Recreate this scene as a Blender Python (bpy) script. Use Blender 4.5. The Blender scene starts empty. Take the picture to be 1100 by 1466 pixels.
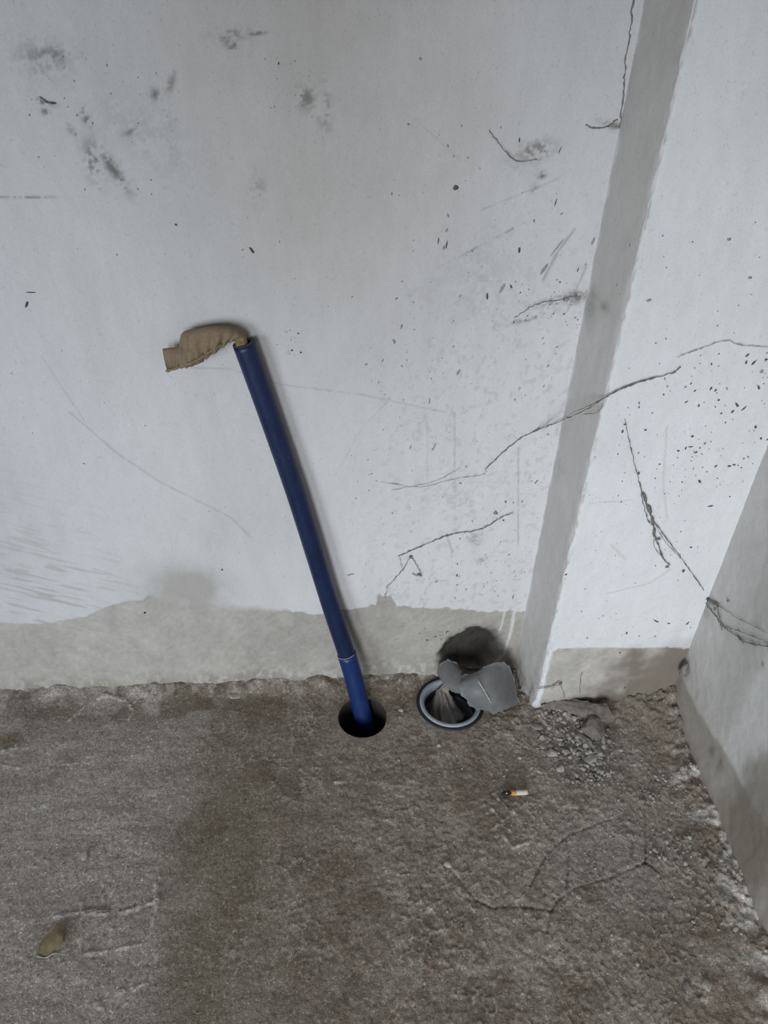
import bpy, bmesh, math, random
import numpy as np
from mathutils import Vector, Matrix

# ------------------------------------------------------------------ camera
SC = bpy.context.scene
COL = SC.collection
FPX, CAM_H = 1060.0, 1.05            # focal length in pixels of a 1100x1466 frame, camera height in metres
def _axes():
    down = np.array([490 - 550, -(2226 - 733), -FPX]); down /= np.linalg.norm(down)
    up = -down
    def fl(px, py):
        r = np.array([px - 550, -(py - 733), -FPX]); return r * (CAM_H / (r @ down))
    X = fl(735, 962) - fl(0, 990); X /= np.linalg.norm(X)
    return np.array([X, np.cross(up, X), up])
AX = _axes()                          # camera vector -> world vector
cam_data = bpy.data.cameras.new('camera')
cam_data.sensor_fit = 'VERTICAL'; cam_data.sensor_height = 36.0
cam_data.lens = 36.0 * FPX / 1466.0
cam_data.clip_start = 0.01
cam = bpy.data.objects.new('camera', cam_data); COL.objects.link(cam)
m4 = Matrix([list(AX[0]) + [0], list(AX[1]) + [0], list(AX[2]) + [CAM_H], [0, 0, 0, 1]])
cam.matrix_world = m4
SC.camera = cam

# ------------------------------------------------------------------ light
SC.view_settings.view_transform = 'Standard'
SC.view_settings.look = 'None'
SC.view_settings.gamma = 1.0
SC.view_settings.use_curve_mapping = False
SC.view_settings.exposure = 0.0
world = bpy.data.worlds.new('overcast'); SC.world = world; world.use_nodes = True
world.node_tree.nodes['Background'].inputs[0].default_value = (1.0, 0.965, 0.94, 1)
world.node_tree.nodes['Background'].inputs[1].default_value = 0.115
def area(name, loc, target, sx, sy, power, col, spread=180):
    d = bpy.data.lights.new(name, 'AREA'); d.shape = 'RECTANGLE'; d.size = sx; d.size_y = sy
    d.energy = power; d.color = col; d.spread = math.radians(spread)
    o = bpy.data.objects.new(name, d); COL.objects.link(o); o.location = loc
    o.rotation_euler = (Vector(target) - Vector(loc)).to_track_quat('-Z', 'Y').to_euler()
area('window_light', (-1.55, -1.20, 0.60), (-0.62, 0.95, 0.40), 0.8, 1.0, 5.4, (0.82, 0.92, 1.0), 70)
area('doorway_light', (-0.50, -2.2, 0.80), (0.75, 0.86, 0.0), 0.7, 1.4, 8.3, (0.93, 0.975, 1.0), 56)

# ------------------------------------------------------------------ helpers
rng = np.random.RandomState(7)
random.seed(7)
TAB = rng.rand(512, 512)
def vn(x, y, seed=0):
    x = np.asarray(x, float) + seed * 17.31; y = np.asarray(y, float) + seed * 9.77
    xi = np.floor(x).astype(int); yi = np.floor(y).astype(int)
    fx = x - xi; fy = y - yi
    fx = fx * fx * (3 - 2 * fx); fy = fy * fy * (3 - 2 * fy)
    g = lambda a, b: TAB[(a) % 512, (b) % 512]
    return (g(xi, yi) * (1 - fx) + g(xi + 1, yi) * fx) * (1 - fy) + (g(xi, yi + 1) * (1 - fx) + g(xi + 1, yi + 1) * fx) * fy
def fbm(x, y, scale, octv=4, seed=0, gain=0.5):
    s = 0; a = 1.0; t = 0
    for i in range(octv):
        s = s + a * vn(x * scale, y * scale, seed + i * 3); t += a; a *= gain; scale *= 2.03
    return s / t
def ss(a, b, x): 
    t = np.clip((x - a) / (b - a), 0, 1); return t * t * (3 - 2 * t)
def ray(px, py): return AX @ np.array([px - 550.0, -(py - 733.0), -FPX])
def on_z(px, py, z=0.0):
    r = ray(px, py); t = (z - CAM_H) / r[2]; return np.array([r[0] * t, r[1] * t, z])
def on_y(px, py, y):
    r = ray(px, py); t = y / r[1]; return np.array([r[0] * t, y, r[2] * t + CAM_H])
WY = on_z(735, 962)[1]               # back wall plane
BX = on_z(735, 962)[0]; CX, PY = on_z(765, 1013)[:2]   # pilaster inner / outer corner
DX = on_z(958, 1004)[0]; EX, EY = on_z(1100, 1345)[:2]
def on_r(px, py):                    # right wall plane through D and E
    n = np.array([EY - PY, -(EX - DX), 0.0]); r = ray(px, py)
    t = (n @ np.array([DX, PY, 0])) / (n @ r); return r * t + np.array([0, 0, CAM_H])
Wb = lambda px, py: on_y(px, py, WY)[[0, 2]]
Wp = lambda px, py: on_y(px, py, PY)[[0, 2]]
Fl = lambda px, py: on_z(px, py)[:2]
def seg_dist(X, Y, pts):
    best = np.full(X.shape, 1e9); tt = np.zeros(X.shape); L = 0
    pts = [np.asarray(p, float) for p in pts]
    for a, b in zip(pts[:-1], pts[1:]):
        d = b - a; l2 = d @ d + 1e-12
        t = np.clip(((X - a[0]) * d[0] + (Y - a[1]) * d[1]) / l2, 0, 1)
        q = np.hypot(X - a[0] - t * d[0], Y - a[1] - t * d[1])
        w = q < best; best = np.where(w, q, best); tt = np.where(w, L + t * math.sqrt(l2), tt); L += math.sqrt(l2)
    return best, tt / max(L, 1e-9)
def blob(X, Y, c, rx, ry, ang=0.0, soft=1.0):
    ca, sa = math.cos(ang), math.sin(ang)
    u = ((X - c[0]) * ca + (Y - c[1]) * sa) / rx; v = (-(X - c[0]) * sa + (Y - c[1]) * ca) / ry
    return np.exp(-(u * u + v * v) * soft)
def mix(a, b, t):
    return a * (1 - t[..., None]) + np.asarray(b) * t[..., None]

def new_mat(name, base=(0.5, 0.5, 0.5), rough=0.9, attr=None, grain=(), bump=(), spec=0.3, metal=0.0, fleck=()):
    """grain: (scale, lo, hi, stretch) multiplies the colour; bump: (scale, strength, dist)"""
    m = bpy.data.materials.new(name); m.use_nodes = True
    nt = m.node_tree; b = nt.nodes['Principled BSDF']
    b.inputs['Roughness'].default_value = rough
    b.inputs['Specular IOR Level'].default_value = spec
    b.inputs['Metallic'].default_value = metal
    tc = nt.nodes.new('ShaderNodeTexCoord')
    if attr:
        a = nt.nodes.new('ShaderNodeAttribute'); a.attribute_name = attr; cur = a.outputs['Color']
    else:
        a = nt.nodes.new('ShaderNodeRGB'); a.outputs[0].default_value = (*base, 1); cur = a.outputs[0]
    for sc, lo, hi, st in grain:
        mp = nt.nodes.new('ShaderNodeMapping'); mp.inputs['Scale'].default_value = st
        nt.links.new(tc.outputs['Object'], mp.inputs[0])
        n = nt.nodes.new('ShaderNodeTexNoise'); n.inputs['Scale'].default_value = sc; n.inputs['Detail'].default_value = 5
        n.inputs['Roughness'].default_value = 0.62
        nt.links.new(mp.outputs[0], n.inputs['Vector'])
        r = nt.nodes.new('ShaderNodeMapRange'); r.inputs[1].default_value = 0.3; r.inputs[2].default_value = 0.7
        r.inputs[3].default_value = lo; r.inputs[4].default_value = hi
        nt.links.new(n.outputs['Fac'], r.inputs[0])
        v = nt.nodes.new('ShaderNodeVectorMath'); v.operation = 'SCALE'
        nt.links.new(cur, v.inputs[0]); nt.links.new(r.outputs[0], v.inputs['Scale']); cur = v.outputs[0]
    for sc, t0, t1, gain in fleck:                    # sharp-edged grains lighter or darker than the ground
        n = nt.nodes.new('ShaderNodeTexNoise'); n.inputs['Scale'].default_value = sc; n.inputs['Detail'].default_value = 2.5
        nt.links.new(tc.outputs['Object'], n.inputs['Vector'])
        r = nt.nodes.new('ShaderNodeMapRange'); r.inputs[1].default_value = t0; r.inputs[2].default_value = t1
        r.inputs[3].default_value = 1.0; r.inputs[4].default_value = gain
        nt.links.new(n.outputs['Fac'], r.inputs[0])
        v = nt.nodes.new('ShaderNodeVectorMath'); v.operation = 'SCALE'
        nt.links.new(cur, v.inputs[0]); nt.links.new(r.outputs[0], v.inputs['Scale']); cur = v.outputs[0]
    nt.links.new(cur, b.inputs['Base Color'])
    prev = None
    for sc, st, dist in bump:
        n = nt.nodes.new('ShaderNodeTexNoise'); n.inputs['Scale'].default_value = sc; n.inputs['Detail'].default_value = 6
        nt.links.new(tc.outputs['Object'], n.inputs['Vector'])
        bp = nt.nodes.new('ShaderNodeBump'); bp.inputs['Strength'].default_value = st; bp.inputs['Distance'].default_value = dist
        nt.links.new(n.outputs['Fac'], bp.inputs['Height'])
        if prev: nt.links.new(prev, bp.inputs['Normal'])
        prev = bp.outputs[0]
    if prev: nt.links.new(prev, b.inputs['Normal'])
    return m

def link(name, me, mat, parent=None, smooth=False):
    o = bpy.data.objects.new(name, me); COL.objects.link(o)
    if mat: me.materials.append(mat)
    if smooth: me.polygons.foreach_set('use_smooth', [True] * len(me.polygons))
    if parent: o.parent = parent
    return o
def tag(o, label, cat, group=None):
    o['label'] = label; o['category'] = cat
    if group: o['group'] = group
    return o
def empty(name, loc=(0, 0, 0)):
    o = bpy.data.objects.new(name, None); COL.objects.link(o); o.location = loc; o.empty_display_size = 0.02
    return o
def mesh_np(name, V, F, col=None):
    me = bpy.data.meshes.new(name)
    V = np.asarray(V, np.float32); F = np.asarray(F, np.int32); k = F.shape[1]
    me.vertices.add(len(V)); me.vertices.foreach_set('co', V.ravel())
    me.loops.add(F.size); me.loops.foreach_set('vertex_index', F.ravel())
    me.polygons.add(len(F)); me.polygons.foreach_set('loop_start', np.arange(0, F.size, k, dtype=np.int32))
    me.update(calc_edges=True); me.validate()
    if col is not None:
        a = me.attributes.new('col', 'FLOAT_COLOR', 'POINT')
        c = np.ones((len(V), 4), np.float32); c[:, :3] = np.clip(col, 0, 1); a.data.foreach_set('color', c.ravel())
    return me
def grid_faces(n, m, keep=None):
    i, j = np.meshgrid(np.arange(n - 1), np.arange(m - 1), indexing='ij')
    a = i * m + j
    F = np.stack([a, a + m, a + m + 1, a + 1], -1).reshape(-1, 4)
    return F if keep is None else F[keep.reshape(-1)]
def axis(lo, d0, d1, hi, step, coarse=0.12):
    a = list(np.linspace(lo, d0, max(2, int((d0 - lo) / coarse) + 1))[:-1]) if lo < d0 else []
    b = list(np.linspace(d0, d1, int(round((d1 - d0) / step)) + 1))
    c = list(np.linspace(d1, hi, max(2, int((hi - d1) / coarse) + 1))[1:]) if hi > d1 else []
    return np.array(a + b + c)
def smooth_path(pts, n):
    """Catmull-Rom through points"""
    P = [np.asarray(p, float) for p in pts]; P = [2 * P[0] - P[1]] + P + [2 * P[-1] - P[-2]]
    out = []
    segs = len(P) - 3
    for k in range(n):
        t = k / (n - 1) * segs; i = min(int(t), segs - 1); u = t - i
        a, b, c, d = P[i:i + 4]
        out.append(0.5 * (2 * b + (c - a) * u + (2 * a - 5 * b + 4 * c - d) * u * u + (3 * b - a - 3 * c + d) * u ** 3))
    return np.array(out)
def tube_data(path, rad, n=6, cap=True):
    path = np.asarray(path, float); K = len(path)
    rad = np.full(K, rad) if np.isscalar(rad) else np.asarray(rad)
    T = np.gradient(path, axis=0); T /= np.linalg.norm(T, axis=1)[:, None] + 1e-12
    ref = np.array([0, 1, 0.01]); V = []
    for i in range(K):
        a = np.cross(T[i], ref); a /= np.linalg.norm(a) + 1e-12; b = np.cross(T[i], a)
        for k in range(n):
            w = 2 * math.pi * k / n; V.append(path[i] + rad[i] * (math.cos(w) * a + math.sin(w) * b))
    F = [(i * n + k, i * n + (k + 1) % n, (i + 1) * n + (k + 1) % n, (i + 1) * n + k) for i in range(K - 1) for k in range(n)]
    if cap:
        F.append(tuple(range(n))[::-1]); F.append(tuple((K - 1) * n + k for k in range(n)))
    return V, F
class MB:
    def __init__(s): s.V = []; s.F = []
    def add(s, V, F):
        o = len(s.V); s.V += [tuple(v) for v in V]; s.F += [tuple(o + i for i in f) for f in F]
    def tube(s, path, rad, n=5, cap=True): s.add(*tube_data(path, rad, n, cap))
    def build(s, name, mat, parent=None, smooth=True):
        me = bpy.data.meshes.new(name); me.from_pydata(s.V, [], s.F); me.update()
        o = link(name, me, mat, parent, smooth); return o
def lathe(prof, c, n=64):
    V = []; F = []
    for r, z in prof:
        for k in range(n):
            w = 2 * math.pi * k / n; V.append((c[0] + r * math.cos(w), c[1] + r * math.sin(w), z))
    for i in range(len(prof) - 1):
        for k in range(n): F.append((i * n + k, i * n + (k + 1) % n, (i + 1) * n + (k + 1) % n, (i + 1) * n + k))
    return V, F
def patch(name, rows, mat, parent=None, thick=0.0025, nu=14, nv=14, rag=0.0, wrinkle=0.0, seed=0, pleat=0.0):
    """thick curved sheet through rows of 3D control points, torn edges"""
    R = [smooth_path(r, nu) for r in rows]
    G = np.array([smooth_path([r[i] for r in R], nv) for i in range(nu)])   # nu x nv x 3
    du = np.gradient(G, axis=0); dv = np.gradient(G, axis=1)
    N = np.cross(du, dv); N /= np.linalg.norm(N, axis=2)[..., None] + 1e-12
    u, v = np.meshgrid(np.linspace(0, 1, nu), np.linspace(0, 1, nv), indexing='ij')
    if wrinkle: G = G + N * ((fbm(u, v, 5, 3, seed) - 0.5) * 2 * wrinkle)[..., None]
    if pleat: G = G + N * (np.sin(u * 26 + 2 * vn(u * 4, v * 3, seed)) * pleat * (0.2 + v))[..., None]
    if rag:
        c = G.mean((0, 1)); e = np.maximum(np.abs(u - .5), np.abs(v - .5)) > 0.49
        k = (fbm(u, v, 6, 3, seed + 5, .6) - 0.5) * rag * 1.7
        d = G - c; d /= np.linalg.norm(d, axis=2)[..., None] + 1e-9
        G = G + d * (e * k)[..., None]
    A = (G + N * thick / 2).reshape(-1, 3); B = (G - N * thick / 2).reshape(-1, 3)
    F = [tuple(f) for f in grid_faces(nu, nv)]; o = nu * nv
    FF = F + [tuple(i + o for i in f[::-1]) for f in F]
    ring = [i * nv for i in range(nu)] + [(nu - 1) * nv + j for j in range(1, nv)] + [i * nv + nv - 1 for i in range(nu - 2, -1, -1)] + [j for j in range(nv - 2, 0, -1)]
    for a, b in zip(ring, ring[1:] + ring[:1]): FF.append((a, a + o, b + o, b)[::-1])
    me = bpy.data.meshes.new(name); me.from_pydata([tuple(p) for p in np.vstack([A, B])], [], FF); me.update()
    return link(name, me, mat, parent, True)
def rock_data(size, seed, flat=0.6, sub=1):
    r = np.random.RandomState(seed); bm = bmesh.new(); bmesh.ops.create_icosphere(bm, subdivisions=sub, radius=1.0)
    planes = [(lambda d: d / np.linalg.norm(d))(r.randn(3)) for _ in range(7)]
    offs = r.uniform(0.55, 0.9, 7)
    V = []
    for v in bm.verts:
        p = np.array(v.co)
        for d, o in zip(planes, offs):
            q = p @ d
            if q > o: p = p - d * (q - o)
        V.append(p * np.array([size[0], size[1], size[2]]) * r.uniform(0.93, 1.07))
    F = [tuple(x.index for x in f.verts) for f in bm.faces]; bm.free()
    return np.array(V), F

# ------------------------------------------------------------------ materials
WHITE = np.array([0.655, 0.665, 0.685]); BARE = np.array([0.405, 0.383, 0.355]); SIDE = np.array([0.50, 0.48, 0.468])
M_WALL = new_mat('limewashed_plaster', attr='col', rough=0.93, grain=((420, 0.955, 1.04, (1, 1, 1)), (60, 0.965, 1.03, (1, 1, 0.35))), bump=((330, 0.28, 0.0013), (70, 0.18, 0.002)), fleck=((380, 0.36, 0.29, 0.86), (150, 0.34, 0.27, 0.90)))
M_FLOOR = new_mat('raw_screed', attr='col', rough=0.9, spec=0.25, grain=((520, 0.70, 1.30, (1, 1, 1)), (210, 0.74, 1.30, (1, 1, 1)), (90, 0.88, 1.12, (1, 1, 1)), (22, 0.9, 1.1, (1, 1, 1))), bump=((420, 0.55, 0.0016), (150, 0.30, 0.002)), fleck=((310, 0.60, 0.68, 1.75), (190, 0.63, 0.70, 1.45), (240, 0.40, 0.33, 0.62)))
M_HOLE = new_mat('hole_lining', (0.035, 0.032, 0.030), 0.9, grain=((120, 0.8, 1.2, (1, 1, 1)),), bump=((200, 0.3, 0.002),))
M_BLUE = new_mat('blue_plastic', (0.0080, 0.0175, 0.060), 0.42, spec=0.35, grain=((45, 0.7, 1.3, (1, 1, 0.3)), (300, 0.85, 1.15, (1, 1, 1))), bump=((90, 0.12, 0.001),))
M_BLUE2 = new_mat('blue_plastic_sleeve', (0.0085, 0.028, 0.120), 0.38, spec=0.4, grain=((60, 0.7, 1.3, (1, 1, 0.3)),), bump=((90, 0.12, 0.001),))
M_BLUEIN = new_mat('pipe_bore', (0.09, 0.075, 0.06), 0.9, grain=((150, 0.8, 1.2, (1, 1, 1)),))
M_TAN = new_mat('tan_tape', (0.225, 0.168, 0.108), 0.78, spec=0.25, grain=((50, 0.8, 1.15, (1, 1, 1)), (300, 0.85, 1.12, (1, 1, 1))), bump=((110, 0.35, 0.002), (420, 0.25, 0.0008)))
M_GREYP = new_mat('grey_pvc', (0.31, 0.345, 0.39), 0.5, spec=0.4, grain=((70, 0.85, 1.12, (1, 1, 1)),), bump=((150, 0.1, 0.001),))
M_GASKET = new_mat('dark_gasket', (0.02, 0.022, 0.028), 0.6, grain=((90, 0.8, 1.2, (1, 1, 1)),))
M_SHARD = new_mat('dusty_grey_pvc', (0.165, 0.167, 0.17), 0.55, spec=0.4, grain=((40, 0.8, 1.15, (1, 1, 1)), (300, 0.9, 1.1, (1, 1, 1))), bump=((120, 0.12, 0.001),))
M_SHEET = new_mat('muddy_plastic', (0.26, 0.24, 0.222), 0.7, grain=((35, 0.6, 1.35, (1, 1, 0.4)), (200, 0.85, 1.15, (1, 1, 1))), bump=((140, 0.3, 0.002),))
M_STONE = new_mat('mortar_crumb', (0.235, 0.214, 0.190), 0.95, grain=((160, 0.65, 1.25, (1, 1, 1)),), bump=((300, 0.4, 0.0015),))
M_STONE2 = new_mat('pale_mortar', (0.36, 0.335, 0.302), 0.95, grain=((160, 0.7, 1.25, (1, 1, 1)),), bump=((300, 0.4, 0.0015),))
M_BROWN = new_mat('brown_clod', (0.175, 0.155, 0.135), 0.95, grain=((120, 0.6, 1.3, (1, 1, 1)),), bump=((200, 0.5, 0.002),))
M_LEAF = new_mat('dried_leaf', (0.25, 0.195, 0.115), 0.85, grain=((80, 0.75, 1.25, (1, 1, 1)),), bump=((200, 0.3, 0.001),))
M_FILTER = new_mat('cigarette_paper', (0.62, 0.58, 0.49), 0.85, grain=((300, 0.9, 1.05, (1, 1, 1)),))
M_ORANGE = new_mat('cork_tip_paper', (0.60, 0.29, 0.07), 0.8, grain=((500, 0.7, 1.3, (1, 1, 1)),))
M_CHAR = new_mat('charred_tobacco', (0.025, 0.02, 0.018), 0.95, grain=((400, 0.6, 1.6, (1, 1, 1)),), bump=((300, 0.6, 0.002),))
M_ASH_GLINT = new_mat('ash_fleck_and_glint', (0.55, 0.52, 0.48), 0.95, grain=((400, 0.8, 1.1, (1, 1, 1)),))
M_WEB = new_mat('dusty_cobweb', (0.17, 0.16, 0.15), 0.95, grain=((250, 0.7, 1.3, (1, 1, 1)),))
M_WEBT = new_mat('fine_cobweb', (0.36, 0.355, 0.35), 0.95, grain=((250, 0.8, 1.2, (1, 1, 1)),))
M_SPECK = new_mat('mud_speck', (0.10, 0.09, 0.082), 0.95, grain=((200, 0.6, 1.7, (1, 1, 1)),))
M_SPECK2 = new_mat('pale_mud_speck', (0.30, 0.29, 0.28), 0.95, grain=((200, 0.8, 1.3, (1, 1, 1)),))
M_CRACK = new_mat('crack_line', (0.21, 0.20, 0.19), 0.95, grain=((200, 0.7, 1.3, (1, 1, 1)),))

HOLE = np.array([0.0640, 0.850]); HOLE_R = 0.0425
DRAIN = np.array([0.2240, 0.8745]); DRAIN_R = 0.0575

# ------------------------------------------------------------------ back wall
def wall_back():
    xs = axis(-2.6, -0.62, 0.42, 0.62, 0.0018); zs = axis(-0.03, -0.03, 1.12, 2.5, 0.0019)
    X, Z = np.meshgrid(xs, zs, indexing='ij')
    # ragged lower edge of the limewash
    edge = [(-400, 985), (-80, 915), (0, 892), (40, 893), (80, 891), (120, 883), (160, 866), (185, 861), (205, 861), (214, 853), (260, 862), (330, 868), (400, 872), (450, 880), (495, 873), (538, 868), (542, 852), (560, 854), (568, 868), (600, 868), (650, 872), (700, 875), (735, 874), (790, 876)]
    E = np.array([Wb(*p) for p in edge]); ez = np.interp(X, E[:, 0], E[:, 1])
    rag = (fbm(X, Z, 90, 3, 2) - 0.5) * 0.012 * ss(-0.35, -0.05, X) + (fbm(X, Z, 25, 2, 6) - 0.5) * 0.006
    wd = 0.0016 + 0.012 * ss(Wb(205, 860)[0], Wb(235, 860)[0], X) * ss(Wb(440, 870)[0], Wb(330, 870)[0], X)
    paint = ss(-1, 1, (Z - ez + rag) / wd)
    # paint drips at the right
    for pl, w in ((((724, 872), (720, 890), (715, 905)), 0.0022), (((737, 875), (732, 905), (722, 935), (708, 950)), 0.004)):
        d, t = seg_dist(X, Z, [Wb(*p) for p in pl]); paint = np.maximum(paint, ss(w, w * 0.5, d + (vn(X * 300, Z * 300, 4) - .5) * 0.002) * 0.85)
    left = ss(0.05, -0.45, X)
    col = np.empty(X.shape + (3,))
    bare = BARE * (0.92 + 0.26 * left[..., None]) * (0.74 + 0.34 * fbm(X, Z, 35, 4, 11) + 0.20 * fbm(X, Z, 160, 3, 12))[..., None]
    wht = WHITE * np.array([.955, .94, .935]) * (0.94 + 0.10 * fbm(X, Z, 5, 3, 21)[..., None])
    wht = wht * (1 - 0.05 * ss(0.5, 0.75, fbm(X, Z * 0.18, 16, 3, 31)))[..., None]      # vertical wash streaks
    col = bare * (1 - paint[..., None]) + wht * paint[..., None]
    # faint yellowing and grime, plus shade painted into the top centre
    dark = lambda c, rx, ry, k, tint, ang=0.0, noisy=1.0, sc=60: blob(X, Z, Wb(*c), rx, ry, ang) * k * ((1 - noisy) + noisy * (2 * fbm(X, Z, sc, 4, int(c[0])) if sc < 100 else 1.7 * ss(.40, .62, fbm(X, Z, 300, 2, int(c[0])) * .55 + fbm(X, Z, 75, 2, int(c[1])) * .45)))
    Y1 = dark((430, 290), 0.05, 0.08, 0.20, None, 0, .3); col = mix(col, np.array([0.43, 0.40, 0.31]), np.clip(Y1, 0, 1))
    Y1 = dark((470, 60), 0.23, 0.44, 0.72, None, 0, .3, 12); col = mix(col, np.array([0.41, 0.382, 0.362]), np.clip(Y1, 0, 1))  # greyer coat and shade over the upper centre, both put into the colour
    d = dark((268, 842), 0.068, 0.044, 1.15, None, 0, .5, 30); col = mix(col, np.array([0.375, 0.352, 0.325]), np.clip(d, 0, .85))
    d = dark((330, 760), 0.10, 0.06, 0.25, None, 0.5, .4, 30); col = mix(col, np.array([0.45, 0.43, 0.41]), np.clip(d, 0, .6))
    for c, rx, ry, k, a in (((75, 78), .022, .007, .45, 0), ((60, 145), .010, .0025, .9, -.35), ((75, 148), .006, .0025, .9, 0), ((122, 165), .005, .009, .8, .2), ((105, 190), .004, .012, .55, .5), ((135, 230), .010, .022, .6, 0), ((160, 238), .006, .016, .75, .45), ((172, 255), .008, .02, .45, .6), ((222, 135), .006, .006, .5, 0), ((245, 120), .004, .012, .4, -.5), ((245, 174), .006, .007, .6, 0), ((188, 188), .010, .003, .45, .4), ((330, 50), .02, .006, .45, .1), ((332, 65), .007, .004, .8, 0), ((365, 48), .012, .0015, .8, .1), ((440, 140), .010, .012, .5, 0), ((465, 160), .008, .03, .35, 0), ((60, 85), .03, .02, .25, 0), ((30, 282), .04, .0014, .5, .02), ((65, 160), .004, .003, .7, 0), ((370, 270), .01, .02, .25, 0), ((215, 200), .06, .03, .12, -.5),
                            ((765, 215), .022, .010, .55, .2), ((745, 235), .014, .006, .5, -.2), ((775, 250), .006, .004, .8, 0), ((765, 270), .004, .006, .5, 0), ((700, 345), .05, .0012, .5, .5), ((880, 180), .018, .004, .55, -.2), ((800, 430), .03, .006, .7, .25), ((825, 425), .016, .009, .6, .1), ((760, 455), .03, .004, .5, .3), ((690, 400), .05, .06, .10, 0),
                            ((680, 770), .012, .012, .3, 0), ((690, 800), .01, .008, .4, 0), ((650, 700), .08, .05, .10, 0), ((560, 855), .02, .012, .25, 0)):
        dd = np.clip(dark(c, rx, ry, k * 1.05, None, a, .88, 220), 0, .85); col = mix(col, np.array([0.17, 0.16, 0.15]), dd)
    # hairline scratches
    for pl, w, k in ((((778, 400), (800, 358), (823, 328)), .0014, .5), (((812, 445), (840, 380)), .001, .4), (((742, 640), (742, 780)), .0009, .4), (((651, 590), (651, 705)), .0008, .3), (((612, 600), (612, 700)), .0007, .2), (((640, 765), (648, 790)), .001, .4), (((100, 590), (170, 650), (230, 690), (330, 740), (360, 770)), .001, .3), (((60, 510), (120, 600)), .0008, .2), (((595, 170), (660, 230)), .0007, .2), (((700, 190), (740, 230), (775, 228)), .0009, .5), (((690, 300), (800, 255)), .0007, .3), (((240, 525), (330, 528), (400, 550), (520, 565), (640, 590)), .0008, .3), (((480, 680), (520, 610), (560, 570)), .0008, .18)):
        d, t = seg_dist(X, Z, [Wb(*p) for p in pl]); d = d + (vn(X * 120, Z * 120, 8) - .5) * 0.0015
        col = mix(col, np.array([0.22, 0.21, 0.20]), np.clip(ss(w * 2.2, w * .3, d) * k, 0, 1))
    # brush strokes fanning up from the lower left
    q = fbm((X * .93 - Z * .36) * .09, X * .36 + Z * .93, 260, 2, 41); reg = ss(-0.2, -0.42, X + 0.25 * (Z - 0.2)) * ss(0.55, 0.15, Z) * ss(0.05, 0.12, Z)
    col = mix(col, np.array([0.42, 0.41, 0.40]), np.clip(ss(0.56, 0.78, q) * reg * 0.75, 0, 1))
    # base: damp dirty strip next to the screed, broken white crust
    low = ss(0.040, 0.0, Z + (fbm(X, Z, 40, 3, 51) - .5) * 0.05); col = mix(col, np.array([0.29, 0.258, 0.22]), low * 0.7)
    cr = ss(0.52, 0.66, fbm(X, Z, 110, 3, 61)) * ss(0.07, 0.01, Z) * 0.65; col = mix(col, np.array([0.52, 0.50, 0.465]), cr)
    # soot-black broken pocket behind the drain
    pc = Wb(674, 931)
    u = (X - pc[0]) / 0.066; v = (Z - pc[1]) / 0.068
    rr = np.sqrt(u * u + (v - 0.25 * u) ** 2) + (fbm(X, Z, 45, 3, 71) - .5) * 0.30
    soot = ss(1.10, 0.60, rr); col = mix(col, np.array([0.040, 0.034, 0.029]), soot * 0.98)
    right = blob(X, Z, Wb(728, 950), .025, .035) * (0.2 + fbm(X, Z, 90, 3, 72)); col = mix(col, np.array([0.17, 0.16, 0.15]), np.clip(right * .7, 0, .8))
    pocket = ss(0.95, 0.35, rr)
    pit = ss(0.60, 0.72, fbm(X, Z, 130, 3, 91)) * ss(.0, .18, X) * ss(.95, .6, Z); col = mix(col, np.array([0.40, 0.39, 0.38]), pit * .30 * paint)
    # relief
    Yd = (fbm(X, Z, 3.5, 3, 81) - .5) * 0.0022 + (fbm(X, Z, 60, 3, 82) - .5) * 0.0010
    Yd = Yd - paint * 0.0009 + (1 - paint) * (fbm(X, Z, 150, 3, 83) - .5) * 0.0018
    Yd = Yd - (q - .5) * reg * 0.0016 + pit * .0008
    Yd = Yd - ss(0.03, 0.0, Z) * (fbm(X, Z, 55, 3, 84) * 0.014)
    Yd = Yd + pocket * (0.030 + 0.012 * (fbm(X, Z, 70, 3, 85) - .5))
    P = np.stack([X, WY + Yd, Z], -1).reshape(-1, 3)
    F = grid_faces(len(xs), len(zs))
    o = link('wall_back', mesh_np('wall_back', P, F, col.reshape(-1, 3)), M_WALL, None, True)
    o['kind'] = 'structure'; o['label'] = 'white limewashed back wall with bare plaster strip at its foot'
    return o
WALL = wall_back()

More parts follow.
